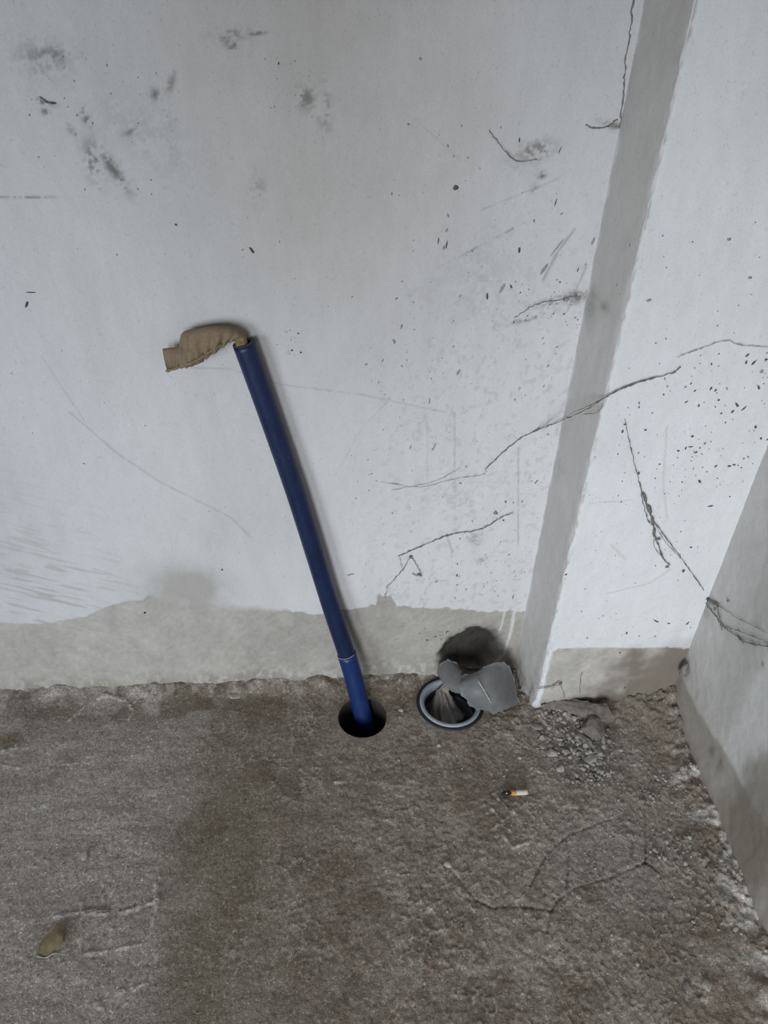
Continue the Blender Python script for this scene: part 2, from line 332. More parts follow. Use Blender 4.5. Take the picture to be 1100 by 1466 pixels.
# ------------------------------------------------------------------ pilaster (left return + front face)
def pilaster():
    sl = math.hypot(CX - BX, WY - PY)
    ss_ = np.concatenate([np.linspace(-0.03, 0, 8)[:-1], np.linspace(0, sl, 40), np.linspace(sl, sl + 0.30, 130)[1:]])
    zs = axis(-0.03, -0.03, 1.12, 2.5, 0.0025)
    S, Z = np.meshgrid(ss_, zs, indexing='ij')
    side = S <= sl + 1e-9
    tx, ty = (CX - BX) / sl, (PY - WY) / sl
    X = np.where(side, BX + S * tx, CX + (S - sl)); Y = np.where(side, WY + S * ty, PY + 0 * S)
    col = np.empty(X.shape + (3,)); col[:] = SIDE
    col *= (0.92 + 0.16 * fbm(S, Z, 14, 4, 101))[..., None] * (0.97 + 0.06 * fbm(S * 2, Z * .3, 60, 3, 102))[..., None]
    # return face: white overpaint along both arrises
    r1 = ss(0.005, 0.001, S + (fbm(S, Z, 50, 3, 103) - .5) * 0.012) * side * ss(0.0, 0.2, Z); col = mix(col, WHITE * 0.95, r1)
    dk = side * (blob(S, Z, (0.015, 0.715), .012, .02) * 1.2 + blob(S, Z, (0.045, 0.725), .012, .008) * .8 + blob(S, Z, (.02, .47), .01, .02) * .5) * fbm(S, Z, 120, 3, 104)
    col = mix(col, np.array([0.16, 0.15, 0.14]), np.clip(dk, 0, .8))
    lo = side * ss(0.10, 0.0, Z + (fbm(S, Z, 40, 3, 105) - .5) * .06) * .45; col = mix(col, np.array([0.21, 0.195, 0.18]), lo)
    # front face paint down to a straight edge, and a strip down the left arris
    eg = [(740, 937), (785, 937), (800, 928), (850, 927), (970, 928), (1000, 928)]
    E = np.array([Wp(*p) for p in eg]); ez = np.interp(X, E[:, 0], E[:, 1])
    nz = (fbm(X, Z, 80, 3, 106) - .5)
    pt = np.maximum(ss(-0.0015, 0.0015, Z - ez + nz * .006), ss(0.012, 0.008, X - CX + nz * .008 + 0.05 * np.clip(0.06 - Z, 0, 1)) * ss(-0.01, 0.02, Z))
    near = ss(0.0025, -0.0005, S - sl + (fbm(S, Z, 70, 3, 107) - .55) * .010)          # wandering arris line
    pt = pt * (~side) * (1 - near * (Z > 0.05))
    pt = np.maximum(pt, side * ss(0.004, 0.0, (sl - S) + (fbm(S, Z, 60, 2, 117) - .3) * .01) * 0.9)
    wh = WHITE * 1.03 * (0.96 + 0.08 * fbm(X, Z, 9, 3, 108))[..., None]
    fr = BARE * 1.08 * (0.66 + 0.40 * fbm(X, Z, 40, 4, 109) + 0.28 * fbm(X, Z, 170, 3, 119))[..., None]
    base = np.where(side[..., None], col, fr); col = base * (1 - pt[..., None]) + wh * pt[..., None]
    # brown damp earth creeping up from the inside corner
    D = np.array([DX, 0.0]); ed = np.hypot((X - DX) / 0.145, Z / 0.165) + (fbm(X, Z, 30, 4, 110) - .5) * .8
    br = ss(1.25, 0.72, ed) * (~side) * (1 - .72 * pt); col = mix(col, np.array([0.195, 0.165, 0.138]), br * .95)
    sp = (~side) * blob(X, Z, Wp(830, 1003), .055, .012) * (0.3 + fbm(X, Z, 90, 3, 111)) * 1.1; col = mix(col, np.array([0.12, 0.112, 0.108]), np.clip(sp, 0, .85))
    for pl, w, k in ((((955, 610), (950, 690), (955, 740)), .0011, .3), (((845, 720), (905, 716)), .001, .3), (((870, 850), (930, 835), (960, 815)), .0009, .35), (((875, 780), (895, 800)), .0014, .3)):
        d, t = seg_dist(X, Z, [Wp(*p) for p in pl]); col = mix(col, np.array([.3, .29, .28]), ss(w * 2, w * .3, d) * k * (~side))
    R = (fbm(S, Z, 4, 3, 112) - .5) * 0.002 + (fbm(S, Z, 60, 3, 113) - .5) * 0.0016
    foot = ss(0.06, 0.0, Z) * (fbm(S, Z, 60, 3, 114) - .35) * 0.012
    arris = np.exp(-((S - sl) / 0.005) ** 2) * (fbm(S, Z, 35, 3, 115) - .35) * 0.008
    off = R + foot - arris - 0.0006 * pt * 0
    X2 = np.where(side, X - off * 0.98, X + arris * .6); Y2 = np.where(side, Y + arris * .6, Y - off)
    P = np.stack([X2, Y2, Z], -1).reshape(-1, 3)
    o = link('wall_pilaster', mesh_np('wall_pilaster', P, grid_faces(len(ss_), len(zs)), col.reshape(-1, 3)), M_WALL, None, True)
    o['kind'] = 'structure'; o['label'] = 'shallow pilaster with bare grey return and white front'
    return o
PIL = pilaster()

# ------------------------------------------------------------------ right wall
def wall_right():
    L = math.hypot(DX - EX, PY - EY); dx, dy = (EX - DX) / L, (EY - PY) / L
    us = axis(-0.08, -0.03, 0.60, 2.6, 0.003); zs = axis(-0.03, -0.03, 0.72, 2.5, 0.003)
    U, Z = np.meshgrid(us, zs, indexing='ij')
    g = lambda px, py: (lambda p: (math.hypot(p[0] - DX, p[1] - PY), p[2]))(on_r(px, py))
    col = np.empty(U.shape + (3,)); col[:] = np.array([0.565, 0.550, 0.535])
    col *= (0.9 + 0.2 * fbm(U, Z, 30, 4, 201))[..., None]
    # paler trowelled panel beyond a diagonal line
    a = g(1100, 930); b = g(1032, 1068)
    side = (U - b[0]) * (a[1] - b[1]) - (Z - b[1]) * (a[0] - b[0])
    col = mix(col, np.array([0.65, 0.648, 0.645]), ss(-0.002, 0.004, side + (fbm(U, Z, 40, 2, 202) - .5) * .006) * ss(0.05, 0.12, Z) * 0.7)
    band = np.exp(-((side + 0.010) / 0.010) ** 2) * ss(0.05, 0.3, Z) * .35; col = mix(col, np.array([.27, .26, .25]), band)
    # smooth grey cement skirt
    f = [g(985, 985), g(1000, 1020), g(1032, 1070), g(1060, 1120), g(1100, 1190)]
    fz = np.interp(U, [p[0] for p in f], [p[1] for p in f])
    col = mix(col, np.array([0.345, 0.312, 0.272]), ss(0.006, -0.006, Z - fz + (fbm(U, Z, 25, 3, 203) - .5) * .02) * .85)
    # brown damp stain lower right
    s = g(1095, 1150); col = mix(col, np.array([0.21, 0.185, 0.150]), np.clip(ss(1.3, .5, np.hypot((U - s[0]) / .075, (Z - s[1] + .05) / .13) + (fbm(U, Z, 25, 3, 204) - .5) * .6) * .8, 0, 1))
    c = ss(0.05, 0.0, U + (fbm(U, Z, 30, 3, 205) - .5) * .04) * ss(0.16, 0.02, Z); col = mix(col, np.array([0.21, 0.185, 0.16]), c * .7)
    for p, rx, ry, k in (((1020, 1075), .010, .014, .6), ((1030, 1095), .006, .02, .45), ((985, 955), .012, .012, .5), ((1010, 860), .012, .02, .5), ((1092, 950), .004, .004, .8)):
        q = g(*p); col = mix(col, np.array([.17, .16, .15]), np.clip(blob(U, Z, q, rx, ry) * k * 2 * fbm(U, Z, 120, 3, 206), 0, .8))
    low = ss(0.035, 0.0, Z + (fbm(U, Z, 30, 3, 207) - .5) * .03); col = mix(col, np.array([.24, .215, .19]), low * .7)
    off = (fbm(U, Z, 5, 3, 208) - .5) * .005 + (fbm(U, Z, 70, 3, 209) - .5) * .0016 + ss(0.07, 0.0, Z) * .006
    nx, ny = dy, -dx
    P = np.stack([DX + U * dx + nx * off, PY + U * dy + ny * off, Z], -1).reshape(-1, 3)
    o = link('wall_right', mesh_np('wall_right', P, grid_faces(len(us), len(zs))[:, ::-1], col.reshape(-1, 3)), M_WALL, None, True)
    o['kind'] = 'structure'; o['label'] = 'grey plastered right wall with cement skirt and brown damp stain'
    return o
RW = wall_right()
def wall_dist(X, Y):                   # distance in front of the right wall
    L = math.hypot(DX - EX, PY - EY); nx, ny = (EY - PY) / L, -(EX - DX) / L
    return (X - DX) * nx + (Y - PY) * ny

# ------------------------------------------------------------------ floor
CR = [((640, 1238), (660, 1262), (680, 1288), (705, 1299), (750, 1299), (790, 1304), (800, 1288), (825, 1272), (880, 1255), (925, 1234), (925, 1195), (924, 1140)),
      ((925, 1234), (945, 1250)), ((790, 1304), (784, 1332)), ((745, 1320), (784, 1336)), ((760, 1268), (785, 1220), (815, 1196), (860, 1178), (880, 1172)), ((888, 1170), (908, 1192), (905, 1225)), ((815, 1220), (812, 1270))]
RID = [(((78, 1312), (120, 1306), (175, 1306), (225, 1290)), 1.0), (((116, 1292), (117, 1330), (116, 1372)), .7), (((165, 1305), (160, 1350)), .6), (((222, 1262), (226, 1300), (216, 1330)), .9), (((120, 1365), (160, 1360), (210, 1350)), .8), (((146, 1262), (148, 1290)), .6),
       (((100, 1030), (125, 1010), (150, 998), (180, 1002), (192, 1018), (185, 1030)), 1.0), (((150, 1200), (160, 1203), (158, 1215)), .8), (((140, 1190), (146, 1160)), .5), (((90, 1095), (125, 1092)), .8), (((5, 1075), (25, 1070), (30, 1060)), .9), (((0, 1095), (30, 1100)), .8), (((40, 1158), (70, 1152)), .7), (((170, 1420), (210, 1408)), .8), (((130, 1430), (150, 1445)), .8),
       (((705, 1160), (720, 1175), (735, 1165)), .9), (((720, 1195), (735, 1215), (760, 1205)), .9), (((480, 1120), (515, 1115)), .6), (((760, 1100), (790, 1110)), .5)]
def floor_height(X, Y):
    n = fbm(X, Y, 28, 4, 301); n2 = fbm(X, Y, 85, 3, 302)
    h = (fbm(X, Y, 6, 3, 303) - .5) * 0.006 + (n - .5) * 0.0014
    rgh = 0.45 + 0.75 * ss(-0.12, 0.10, X) ; h = h + (n2 - .5) * 0.0017 * rgh + (fbm(X, Y, 170, 2, 309) - .5) * 0.0020 * rgh
    rd = 1 - np.abs(2 * fbm(X, Y, 48, 3, 333) - 1); h = h + ss(0.88, 0.985, rd) * 0.0013 * rgh * ss(.40, .60, fbm(X, Y, 12, 2, 334))
    for pl in CR:
        d, t = seg_dist(X, Y, [Fl(*p) for p in pl]); d = d + (vn(X * 220, Y * 220, 5) - .5) * .003
        h = h - ss(0.0028, 0.0004, np.abs(d)) * 0.0025 * (.2 + vn(X * 45, Y * 45, 15))
    for pl, k in RID:
        d, t = seg_dist(X, Y, [Fl(*p) for p in pl]); d = d + (vn(X * 120, Y * 120, 6) - .5) * .006
        h = h + np.exp(-(d / 0.0018) ** 2) * 0.0030 * k * (.4 + vn(X * 90, Y * 90, 16))
    # debris banked against back wall, pilaster and right wall
    bk = WY - Y
    pile = ss(0.055, 0.0, bk + (fbm(X, Y, 18, 2, 305) - .5) * .05) * (0.004 + 0.012 * n)
    h = h + np.where(X < BX, pile, 0)
    dw = wall_dist(X, Y)
    h = h + ss(0.06, 0.0, dw + (fbm(X, Y, 22, 3, 306) - .5) * .05) * (0.006 + .014 * n2)
    cd = np.hypot((X - DX) / 0.17, (Y - PY) / 0.13); h = h + ss(1.0, 0.0, cd + (n - .5) * .5) * 0.018
    h = h + ss(0.05, 0.0, PY - Y) * ss(CX - .03, CX + .03, X) * 0.010 * (0.3 + n2 * 1.4)
    for c, r in ((HOLE, HOLE_R), (DRAIN, DRAIN_R)):
        q = np.hypot(X - c[0], Y - c[1]); h = h * ss(r, r + 0.03, q)
    return h
def floor():
    xs = axis(-2.6, -0.62, 0.67, 0.80, 0.0018); ys = axis(-2.6, 0.325, 1.005, 1.02, 0.0018)
    X, Y = np.meshgrid(xs, ys, indexing='ij')
    X0, Y0 = X.copy(), Y.copy()
    H = floor_height(X, Y)
    n = fbm(X, Y, 14, 4, 321); n2 = fbm(X, Y, 60, 4, 322); n3 = fbm(X, Y, 150, 3, 323)
    A = np.array([0.182, 0.146, 0.115]); B = np.array([0.330, 0.282, 0.236])
    col = mix(np.broadcast_to(A, X.shape + (3,)), B, np.clip(0.15 + 0.9 * (n2 - .25), 0, 1))
    lf = ss(-0.10, -0.36, X + 0.25 * (n - .5)); col = mix(col, np.array([0.40, 0.36, 0.325]), lf * .8)      # greyer trowelled left
    rg = blob(X, Y, Fl(880, 1240), .10, .10) * (0.4 + n); col = mix(col, np.array([0.32, 0.298, 0.272]), np.clip(rg * .6, 0, .7))
    ol = blob(X, Y, Fl(310, 1240), .07, .22) * (0.3 + n); col = mix(col, np.array([0.180, 0.150, 0.100]), np.clip(ol * .65, 0, .7))
    br = ss(0.12, 0.05, WY - Y) * ss(0.42, 0.5, n) * .6; col = mix(col, np.array([0.145, 0.112, 0.080]), br)
    lt = ss(0.57, 0.68, n3) * (0.3 + .5 * ss(-.1, .1, X)); col = mix(col, np.array([0.38, 0.35, 0.315]), lt * .4)
    sc = ss(0.555, 0.63, fbm(X, Y, 24, 5, 331, .62)) * ss(-.02, .12, X); col = mix(col, np.array([0.37, 0.335, 0.292]), sc * .42)     # pale scabs
    dk = ss(0.56, 0.68, fbm(X, Y, 16, 5, 332, .6)); col = mix(col, np.array([0.150, 0.116, 0.088]), dk * .5 * (1 - .6 * lf))
    wm = ss(0.90, 0.985, 1 - np.abs(2 * fbm(X, Y, 48, 3, 333) - 1)) * ss(.40, .60, fbm(X, Y, 12, 2, 334)); col = mix(col, np.array([0.40, 0.36, 0.315]), wm * (.5 - .25 * lf))
    tr = fbm(X * .22 + Y * .05, Y, 130, 3, 335); col = col * (1 + lf * (tr - .5) * .5)[..., None]
    wx = ss(0.045, 0.005, WY - Y) * ss(0.5, 0.62, fbm(X, Y, 70, 3, 324)); col = mix(col, np.array([0.46, 0.43, 0.39]), wx * .75)
    dw = wall_dist(X, Y)
    wr = ss(0.075, 0.02, dw) * ss(0.42, 0.6, fbm(X, Y, 38, 4, 325)); col = mix(col, np.array([0.50, 0.475, 0.435]), wr * .85)
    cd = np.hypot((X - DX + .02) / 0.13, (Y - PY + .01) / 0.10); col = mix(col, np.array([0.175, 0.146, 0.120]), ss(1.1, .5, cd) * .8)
    db = blob(X, Y, Fl(850, 1075), .07, .05) * .9 * (.3 + n2); col = mix(col, np.array([0.26, 0.245, 0.225]), np.clip(db, 0, .8))
    for pl in CR:
        d, t = seg_dist(X, Y, [Fl(*p) for p in pl]); d = d + (vn(X * 220, Y * 220, 5) - .5) * .003
        col = mix(col, np.array([0.085, 0.072, 0.062]), ss(0.0024, 0.0003, np.abs(d)) * (.15 + .6 * vn(X * 45, Y * 45, 15)))
    for pl, k in RID:
        d, t = seg_dist(X, Y, [Fl(*p) for p in pl]); d = d + (vn(X * 120, Y * 120, 6) - .5) * .006
        col = mix(col, np.array([0.50, 0.465, 0.42]), np.exp(-(d / 0.0020) ** 2) * .75 * k)
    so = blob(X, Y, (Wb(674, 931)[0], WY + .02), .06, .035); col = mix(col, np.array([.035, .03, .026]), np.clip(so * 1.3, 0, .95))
    yel = blob(X, Y, Fl(12, 1060), .022, .018) * .9; col = mix(col, np.array([.17, .13, .075]), np.clip(yel, 0, .8))
    # cut the two openings, snapping the rim onto a circle
    i = len(xs); j = len(ys); keep = np.ones((i - 1, j - 1), bool)
    cx = (X[:-1, :-1] + X[1:, 1:]) / 2; cy = (Y[:-1, :-1] + Y[1:, 1:]) / 2
    for c, r in ((HOLE, HOLE_R), (DRAIN, DRAIN_R + 0.002)):
        kk = np.hypot(cx - c[0], cy - c[1]) > r; keep &= kk
        ad = np.zeros((i + 1, j + 1), int); ad[1:-1, 1:-1] = kk; full = ad[:-1, :-1] + ad[1:, :-1] + ad[:-1, 1:] + ad[1:, 1:]
        q = np.hypot(X - c[0], Y - c[1]); rim = (full > 0) & (full < 4) & (q < r + .01)
        X = np.where(rim, c[0] + (X - c[0]) / np.maximum(q, 1e-6) * r, X); Y = np.where(rim, c[1] + (Y - c[1]) / np.maximum(q, 1e-6) * r, Y)
    P = np.stack([X, Y, H], -1).reshape(-1, 3)
    o = link('floor', mesh_np('floor', P, grid_faces(i, j, keep), col.reshape(-1, 3)), M_FLOOR, None, True)
    o['kind'] = 'structure'; o['label'] = 'rough brown-grey cement screed floor with cracks'
    V, F = lathe([(HOLE_R, 0.001), (HOLE_R - .0015, -0.004), (HOLE_R - .002, -0.30), (0.0005, -0.30)], HOLE)
    me = bpy.data.meshes.new('hole_lining'); me.from_pydata(V, [], F[::1]); me.update()
    h = link('hole_lining', me, M_HOLE, o, True); h['label'] = 'dark round hole in the screed'
    return o
FLOOR = floor()
def fz(x, y): return float(floor_height(np.array([x]), np.array([y]))[0])

# ------------------------------------------------------------------ mud splashes and cracks on the walls
def splat(mb, p, ax_u, ax_v, nrm, ru, rv, ang, h=0.0008, n=7):
    ca, sa = math.cos(ang), math.sin(ang); V = []
    for k in range(n):
        w = 2 * math.pi * k / n; r = random.uniform(.7, 1.1)
        a, b = ru * r * math.cos(w), rv * r * math.sin(w)
        V.append(p + ax_u * (a * ca - b * sa) + ax_v * (a * sa + b * ca) - nrm * 0.001)
    V.append(p + nrm * h)
    mb.add(V, [(k, (k + 1) % n, n) for k in range(n)])
aX = np.array([1., 0, 0]); aZ = np.array([0, 0, 1.]); aN = np.array([0, -1., 0])
def splats(name, parent, plane_y, explicit, fields, mats):
    for mi, m in enumerate(mats):
        mb = MB()
        for e in explicit:
            if e[-1] != mi: continue
            px, py, l, w, ang = e[:5]; splat(mb, on_y(px, py, plane_y - 0.0016), aX, aZ, aN, l, w, ang, 0.0012)
        for (x0, y0, x1, y1, cnt, lo, hi, kind) in fields:
            if kind != mi: continue
            for _ in range(cnt):
                px, py = random.uniform(x0, x1), random.uniform(y0, y1)
                s = lo + (hi - lo) * random.random() ** 2.5; e = random.uniform(1, 2.6)
                splat(mb, on_y(px, py, plane_y - 0.0014), aX, aZ, aN, s * e, s, random.uniform(.6, 2.2), 0.0010, 5)
        o = mb.build(name, m, parent, False); o['kind'] = 'stuff'; o['label'] = 'splashes of dried mud on white limewash'
R = math.radians
splats('mud_splash', WALL, WY, [
    (653, 269, .0055, .0042, 0, 0), (779, 386, .012, .003, R(60), 1), (800, 352, .02, .0012, R(58), 1), (720, 412, .010, .0028, R(65), 1), (698, 425, .007, .002, R(100), 0), (657, 532, .010, .0028, R(72), 1), (744, 358, .005, .0022, R(100), 0), (588, 640, .008, .002, R(75), 1), (622, 640, .011, .002, R(70), 1), (615, 575, .008, .0025, R(80), 1), (768, 690, .010, .0018, R(60), 0), (748, 718, .006, .0014, R(60), 0), (595, 823, .009, .003, R(-35), 1), (502, 823, .007, .002, R(15), 1), (588, 797, .0028, .0028, 0, 0), (708, 735, .006, .0014, R(-60), 0), (721, 745, .0026, .003, 0, 0), (660, 692, .004, .0018, -.3, 0), (38, 436, .0055, .0022, R(60), 0), (45, 419, .008, .0009, 0, 0), (399, 91, .003, .0018, R(80), 0), (252, 322, .0022, .002, 0, 0), (360, 358, .005, .0018, R(-55), 0), (362, 360, .003, .0015, R(-50), 0), (602, 84, .003, .003, 0, 1), (585, 178, .0022, .002, 0, 1), (585, 178, .0022, .002, 0, 1), (318, 816, .0022, .0022, 0, 0), (207, 878, .0022, .0022, 0, 0), (418, 502, .0018, .0018, 0, 0), (427, 478, .0015, .0015, 0, 0), (431, 505, .0016, .0016, 0, 0), (565, 490, .004, .002, R(90), 1), (575, 468, .004, .0015, R(80), 1), (640, 330, .003, .0016, R(80), 1), (640, 350, .006, .001, R(85), 0), (628, 345, .005, .0009, R(85), 0), (796, 290, .008, .0011, R(82), 0), (802, 215, .008, .001, R(75), 0), (744, 200, .005, .0016, R(95), 0), (828, 387, .004, .001, R(80), 0), (850, 345, .006, .002, R(75), 1), (735, 855, .006, .0008, R(92), 0), (640, 905, .003, .0012, .3, 0), (612, 917, .003, .0014, .1, 0), (624, 912, .002, .001, .3, 0)],
    [(560, 180, 850, 500, 55, .0006, .0022, 1), (520, 480, 800, 860, 150, .0006, .0022, 1), (640, 700, 740, 850, 42, .0007, .0022, 0), (500, 600, 800, 760, 60, .0005, .0014, 0), (380, 60, 480, 180, 25, .0005, .0012, 0), (40, 60, 260, 280, 40, .0005, .0016, 1), (300, 300, 560, 800, 40, .0004, .0012, 1), (0, 300, 330, 850, 25, .0004, .0011, 1), (600, 900, 660, 920, 14, .0005, .0013, 0), (405, 470, 440, 510, 22, .0003, .0009, 1), (730, 400, 830, 470, 40, .0006, .0018, 0)], [M_SPECK, M_SPECK2])
splats('mud_splash', PIL, PY, [
    (1080, 520, .004, .0022, R(60), 0), (1092, 532, .003, .003, 0, 1), (992, 625, .0025, .002, 0, 0), (1030, 573, .0018, .0018, 0, 0), (1056, 580, .005, .002, R(-45), 0), (1066, 585, .005, .001, R(50), 0), (1098, 515, .003, .002, 0, 0), (1083, 612, .003, .002, R(-60), 0), (990, 640, .004, .0012, .1, 0), (997, 648, .0035, .0015, .2, 0), (972, 646, .0025, .0015, -.4, 0), (1045, 668, .003, .0018, .3, 0), (1052, 666, .003, .0013, .1, 0), (892, 618, .003, .002, R(90), 0), (915, 678, .0028, .002, R(80), 0), (945, 665, .002, .001, .2, 0), (925, 616, .002, .002, 0, 0), (980, 818, .003, .0016, R(90), 0), (1018, 725, .005, .001, .2, 0), (990, 784, .003, .001, 0, 0), (898, 907, .0022, .003, 0, 0), (940, 890, .007, .0014, R(-30), 0), (958, 893, .003, .001, .1, 0), (985, 893, .005, .0012, R(65), 0), (811, 823, .003, .001, R(30), 0), (930, 430, .004, .002, R(20), 1), (1075, 398, .003, .002, .3, 1), (1045, 343, .003, .002, 0, 1), (895, 985, .003, .003, 0, 0), (888, 935, .002, .002, 0, 0)],
    [(980, 500, 1100, 700, 60, .0005, .0022, 0), (880, 560, 1050, 720, 45, .0005, .0014, 0), (880, 300, 1100, 560, 30, .0005, .0014, 1), (830, 650, 1000, 920, 60, .0004, .0013, 1)], [M_SPECK, M_SPECK2])
def crack(parent, pts, plane_y, r, name='crack', mat=None, jit=0.0012):
    p = smooth_path([on_y(a, b, plane_y - 0.0020) for a, b in pts], max(12, len(pts) * 9))
    p[1:-1, 0] += (np.random.RandomState(int(pts[0][0])).rand(len(p) - 2) - .5) * jit * 2
    rr = r * (0.55 + 0.9 * np.random.RandomState(abs(int(pts[0][1])) + 3).rand(len(p))); rr[0] = rr[-1] = r * .2
    mb = MB(); mb.tube(p, rr * .75, 4); return mb.build(name, mat or M_CRACK, parent)
crack(WALL, [(908, -10), (903, 40), (896, 90), (893, 130), (888, 190), (886, 235)], WY, .0011)
crack(WALL, [(838, 178), (850, 183), (870, 181), (884, 170)], WY, .0011)
crack(WALL, [(735, 455), (760, 440), (780, 432), (800, 430), (815, 425), (832, 424)], WY, .0006, jit=.003)
crack(WALL, [(700, 185), (735, 228), (770, 228)], WY, .0007)
crack(PIL, [(833, 962), (831, 980), (830, 998)], PY, .0006)
crack(WALL, [(57, 138), (66, 146), (80, 148)], WY, .0012)

# ------------------------------------------------------------------ cobwebs
def web(name, label, strands, knots=(), loc=None):
    """strands: (points [(px,py,plane_y)], radius); hang from the wall as dusty threads"""
    o = empty(name, tuple(on_y(*strands[0][0][0])))
    org = np.array(o.location)
    for k, (pts, r, m) in enumerate(strands):
        p = smooth_path([on_y(a, b, c) for a, b, c in pts], max(14, len(pts) * 8)) - org
        rs = np.random.RandomState(k + int(pts[0][0])); p[1:-1] += (rs.rand(len(p) - 2, 3) - .5) * 0.0016
        rr = r * (0.55 + 1.1 * rs.rand(len(p)) ** 2); mb = MB(); mb.tube(p, rr, 4); mb.build('thread', m, o)
    for k, (px, py, pl, l, w, ang) in enumerate(knots):
        mb = MB(); c = on_y(px, py, pl) - org; V, F = rock_data((l, 0.0016, w), k + 40)
        ca, sa = math.cos(ang), math.sin(ang); V = np.array([[v[0] * ca - v[2] * sa, v[1], v[0] * sa + v[2] * ca] for v in V]) + c
        mb.add(V, F); mb.build('dust_clump', M_WEB, o)
    return tag(o, label, 'cobweb')
wy, pf = WY - 0.004, PY - 0.004
web('cobweb', 'long dusty cobweb strand crossing the grey pilaster return from wall to white front', [
    ([(695, 672, wy), (720, 648, wy), (745, 628, wy), (765, 618, wy), (790, 608, WY - .02), (815, 597, WY - .05), (845, 583, PY - .002), (868, 568, pf), (905, 550, pf), (960, 535, pf), (975, 525, pf)], .0008, M_WEB),
    ([(765, 618, wy), (815, 594, WY - .05), (862, 572, pf), (900, 553, pf), (940, 540, pf)], .0006, M_WEB),
    ([(835, 593, WY - .06), (855, 590, PY - .003), (864, 580, pf)], .0005, M_WEB),
    ([(970, 512, pf), (1000, 500, pf), (1040, 488, pf), (1060, 494, pf), (1100, 497, pf)], .0005, M_WEBT)])
web('cobweb', 'thin slack cobweb thread across the white wall right of the blue pipe', [
    ([(545, 690, wy), (600, 698, wy), (650, 686, wy), (690, 680, wy), (695, 672, wy)], .00036, M_WEBT),
    ([(560, 702, wy), (620, 690, wy), (660, 670, wy)], .0003, M_WEBT)])
web('cobweb', 'dark sagging cobweb above the torn limewash edge beside the blue pipe', [
    ([(570, 797, wy), (590, 788, wy), (620, 775, wy), (650, 764, wy), (680, 760, wy), (700, 752, wy), (720, 740, wy), (735, 734, wy)], .0008, M_WEB),
    ([(588, 797, wy), (575, 818, wy), (553, 842, wy)], .0006, M_WEB), ([(590, 798, wy), (598, 812, wy), (604, 825, wy)], .0005, M_WEB), ([(572, 798, wy), (577, 818, wy)], .0004, M_WEBT), ([(555, 842, wy), (550, 858, wy)], .0005, M_WEBT)],
    [(589, 798, wy, .0028, .0034, 0), (600, 823, wy, .006, .002, -.7), (711, 735, wy, .006, .0015, -1.0)])
web('cobweb', 'clotted black cobweb hanging down the white pilaster front to the right corner', [
    ([(895, 600, pf), (903, 640, pf), (913, 680, pf), (920, 705, pf), (930, 735, pf), (943, 755, pf), (965, 785, pf), (985, 812, pf), (1008, 845, pf)], .0006, M_WEB),
    ([(921, 705, pf), (927, 725, pf), (936, 748, pf), (937, 765, pf), (945, 785, pf), (950, 800, pf), (960, 810, pf)], .0009, M_WEB),
    ([(916, 690, pf), (926, 740, pf), (934, 752, pf)], .0007, M_WEB), ([(936, 765, pf), (938, 785, pf), (950, 798, pf)], .0004, M_WEB),
    ([(933, 740, pf), (950, 772, pf), (975, 800, pf)], .0004, M_WEB)],
    [(924, 712, pf, .003, .010, .5), (930, 730, pf, .0042, .012, .5), (935, 745, pf, .0032, .010, .3), (937, 762, pf, .0026, .009, .15), (943, 772, pf, .0055, .0022, .2), (956, 812, pf, .004, .002, .3), (979, 818, pf, .003, .002, 1.2), (895, 608, pf, .003, .001, 0), (915, 678, pf, .0015, .0025, 0)])
def rweb():
    pr = lambda px, py, off=0.003: on_r(px, py) + np.array([-off, 0, 0])
    o = empty('cobweb', tuple(pr(1008, 850))); org = np.array(o.location)
    S = [([(1003, 845), (1015, 860), (1030, 868), (1032, 880), (1040, 897), (1060, 912), (1080, 922), (1110, 926)], .0011), ([(1010, 855), (1025, 862), (1030, 865)], .0018), ([(1030, 865), (1060, 885), (1100, 905)], .0005), ([(1012, 862), (1026, 880), (1036, 895), (1036, 902)], .0009), ([(1042, 897), (1066, 905), (1110, 922)], .0006), ([(1060, 912), (1068, 921)], .0007), ([(1000, 840), (1012, 850)], .0016)]
    for k, (pts, r) in enumerate(S):
        p = smooth_path([pr(*q) for q in pts], len(pts) * 7) - org; rs = np.random.RandomState(k); p[1:-1] += (rs.rand(len(p) - 2, 3) - .5) * .002
        mb = MB(); mb.tube(p, r * (.5 + 1.0 * rs.rand(len(p)) ** 2), 4); mb.build('thread', M_WEB, o)
    for k, (px, py, a, b) in enumerate(((1015, 855, .006, .003), (1029, 864, .005, .003), (1026, 872, .003, .004), (1045, 860, .003, .003), (1040, 898, .003, .002), (1062, 915, .002, .003))):
        V, F = rock_data((.0016, a, b), 60 + k); mb = MB(); mb.add(V + pr(px, py) - org, F); mb.build('dust_clump', M_WEB, o)
    tag(o, 'matted cobweb trailing along the grey right wall from the corner', 'cobweb')
rweb()
web('cobweb', 'short knotted cobweb wisp low on the bare pilaster front', [
    ([(768, 985, pf), (785, 984, pf), (798, 978, pf), (804, 976, pf)], .0006, M_WEB), ([(772, 987, pf), (790, 982, pf), (803, 981, pf)], .0005, M_WEB), ([(803, 982, pf), (807, 990, pf), (808, 999, pf)], .0004, M_WEB), ([(790, 987, pf), (800, 975, pf)], .0004, M_WEB)],
    [(803, 979, pf, .004, .003, .3)])

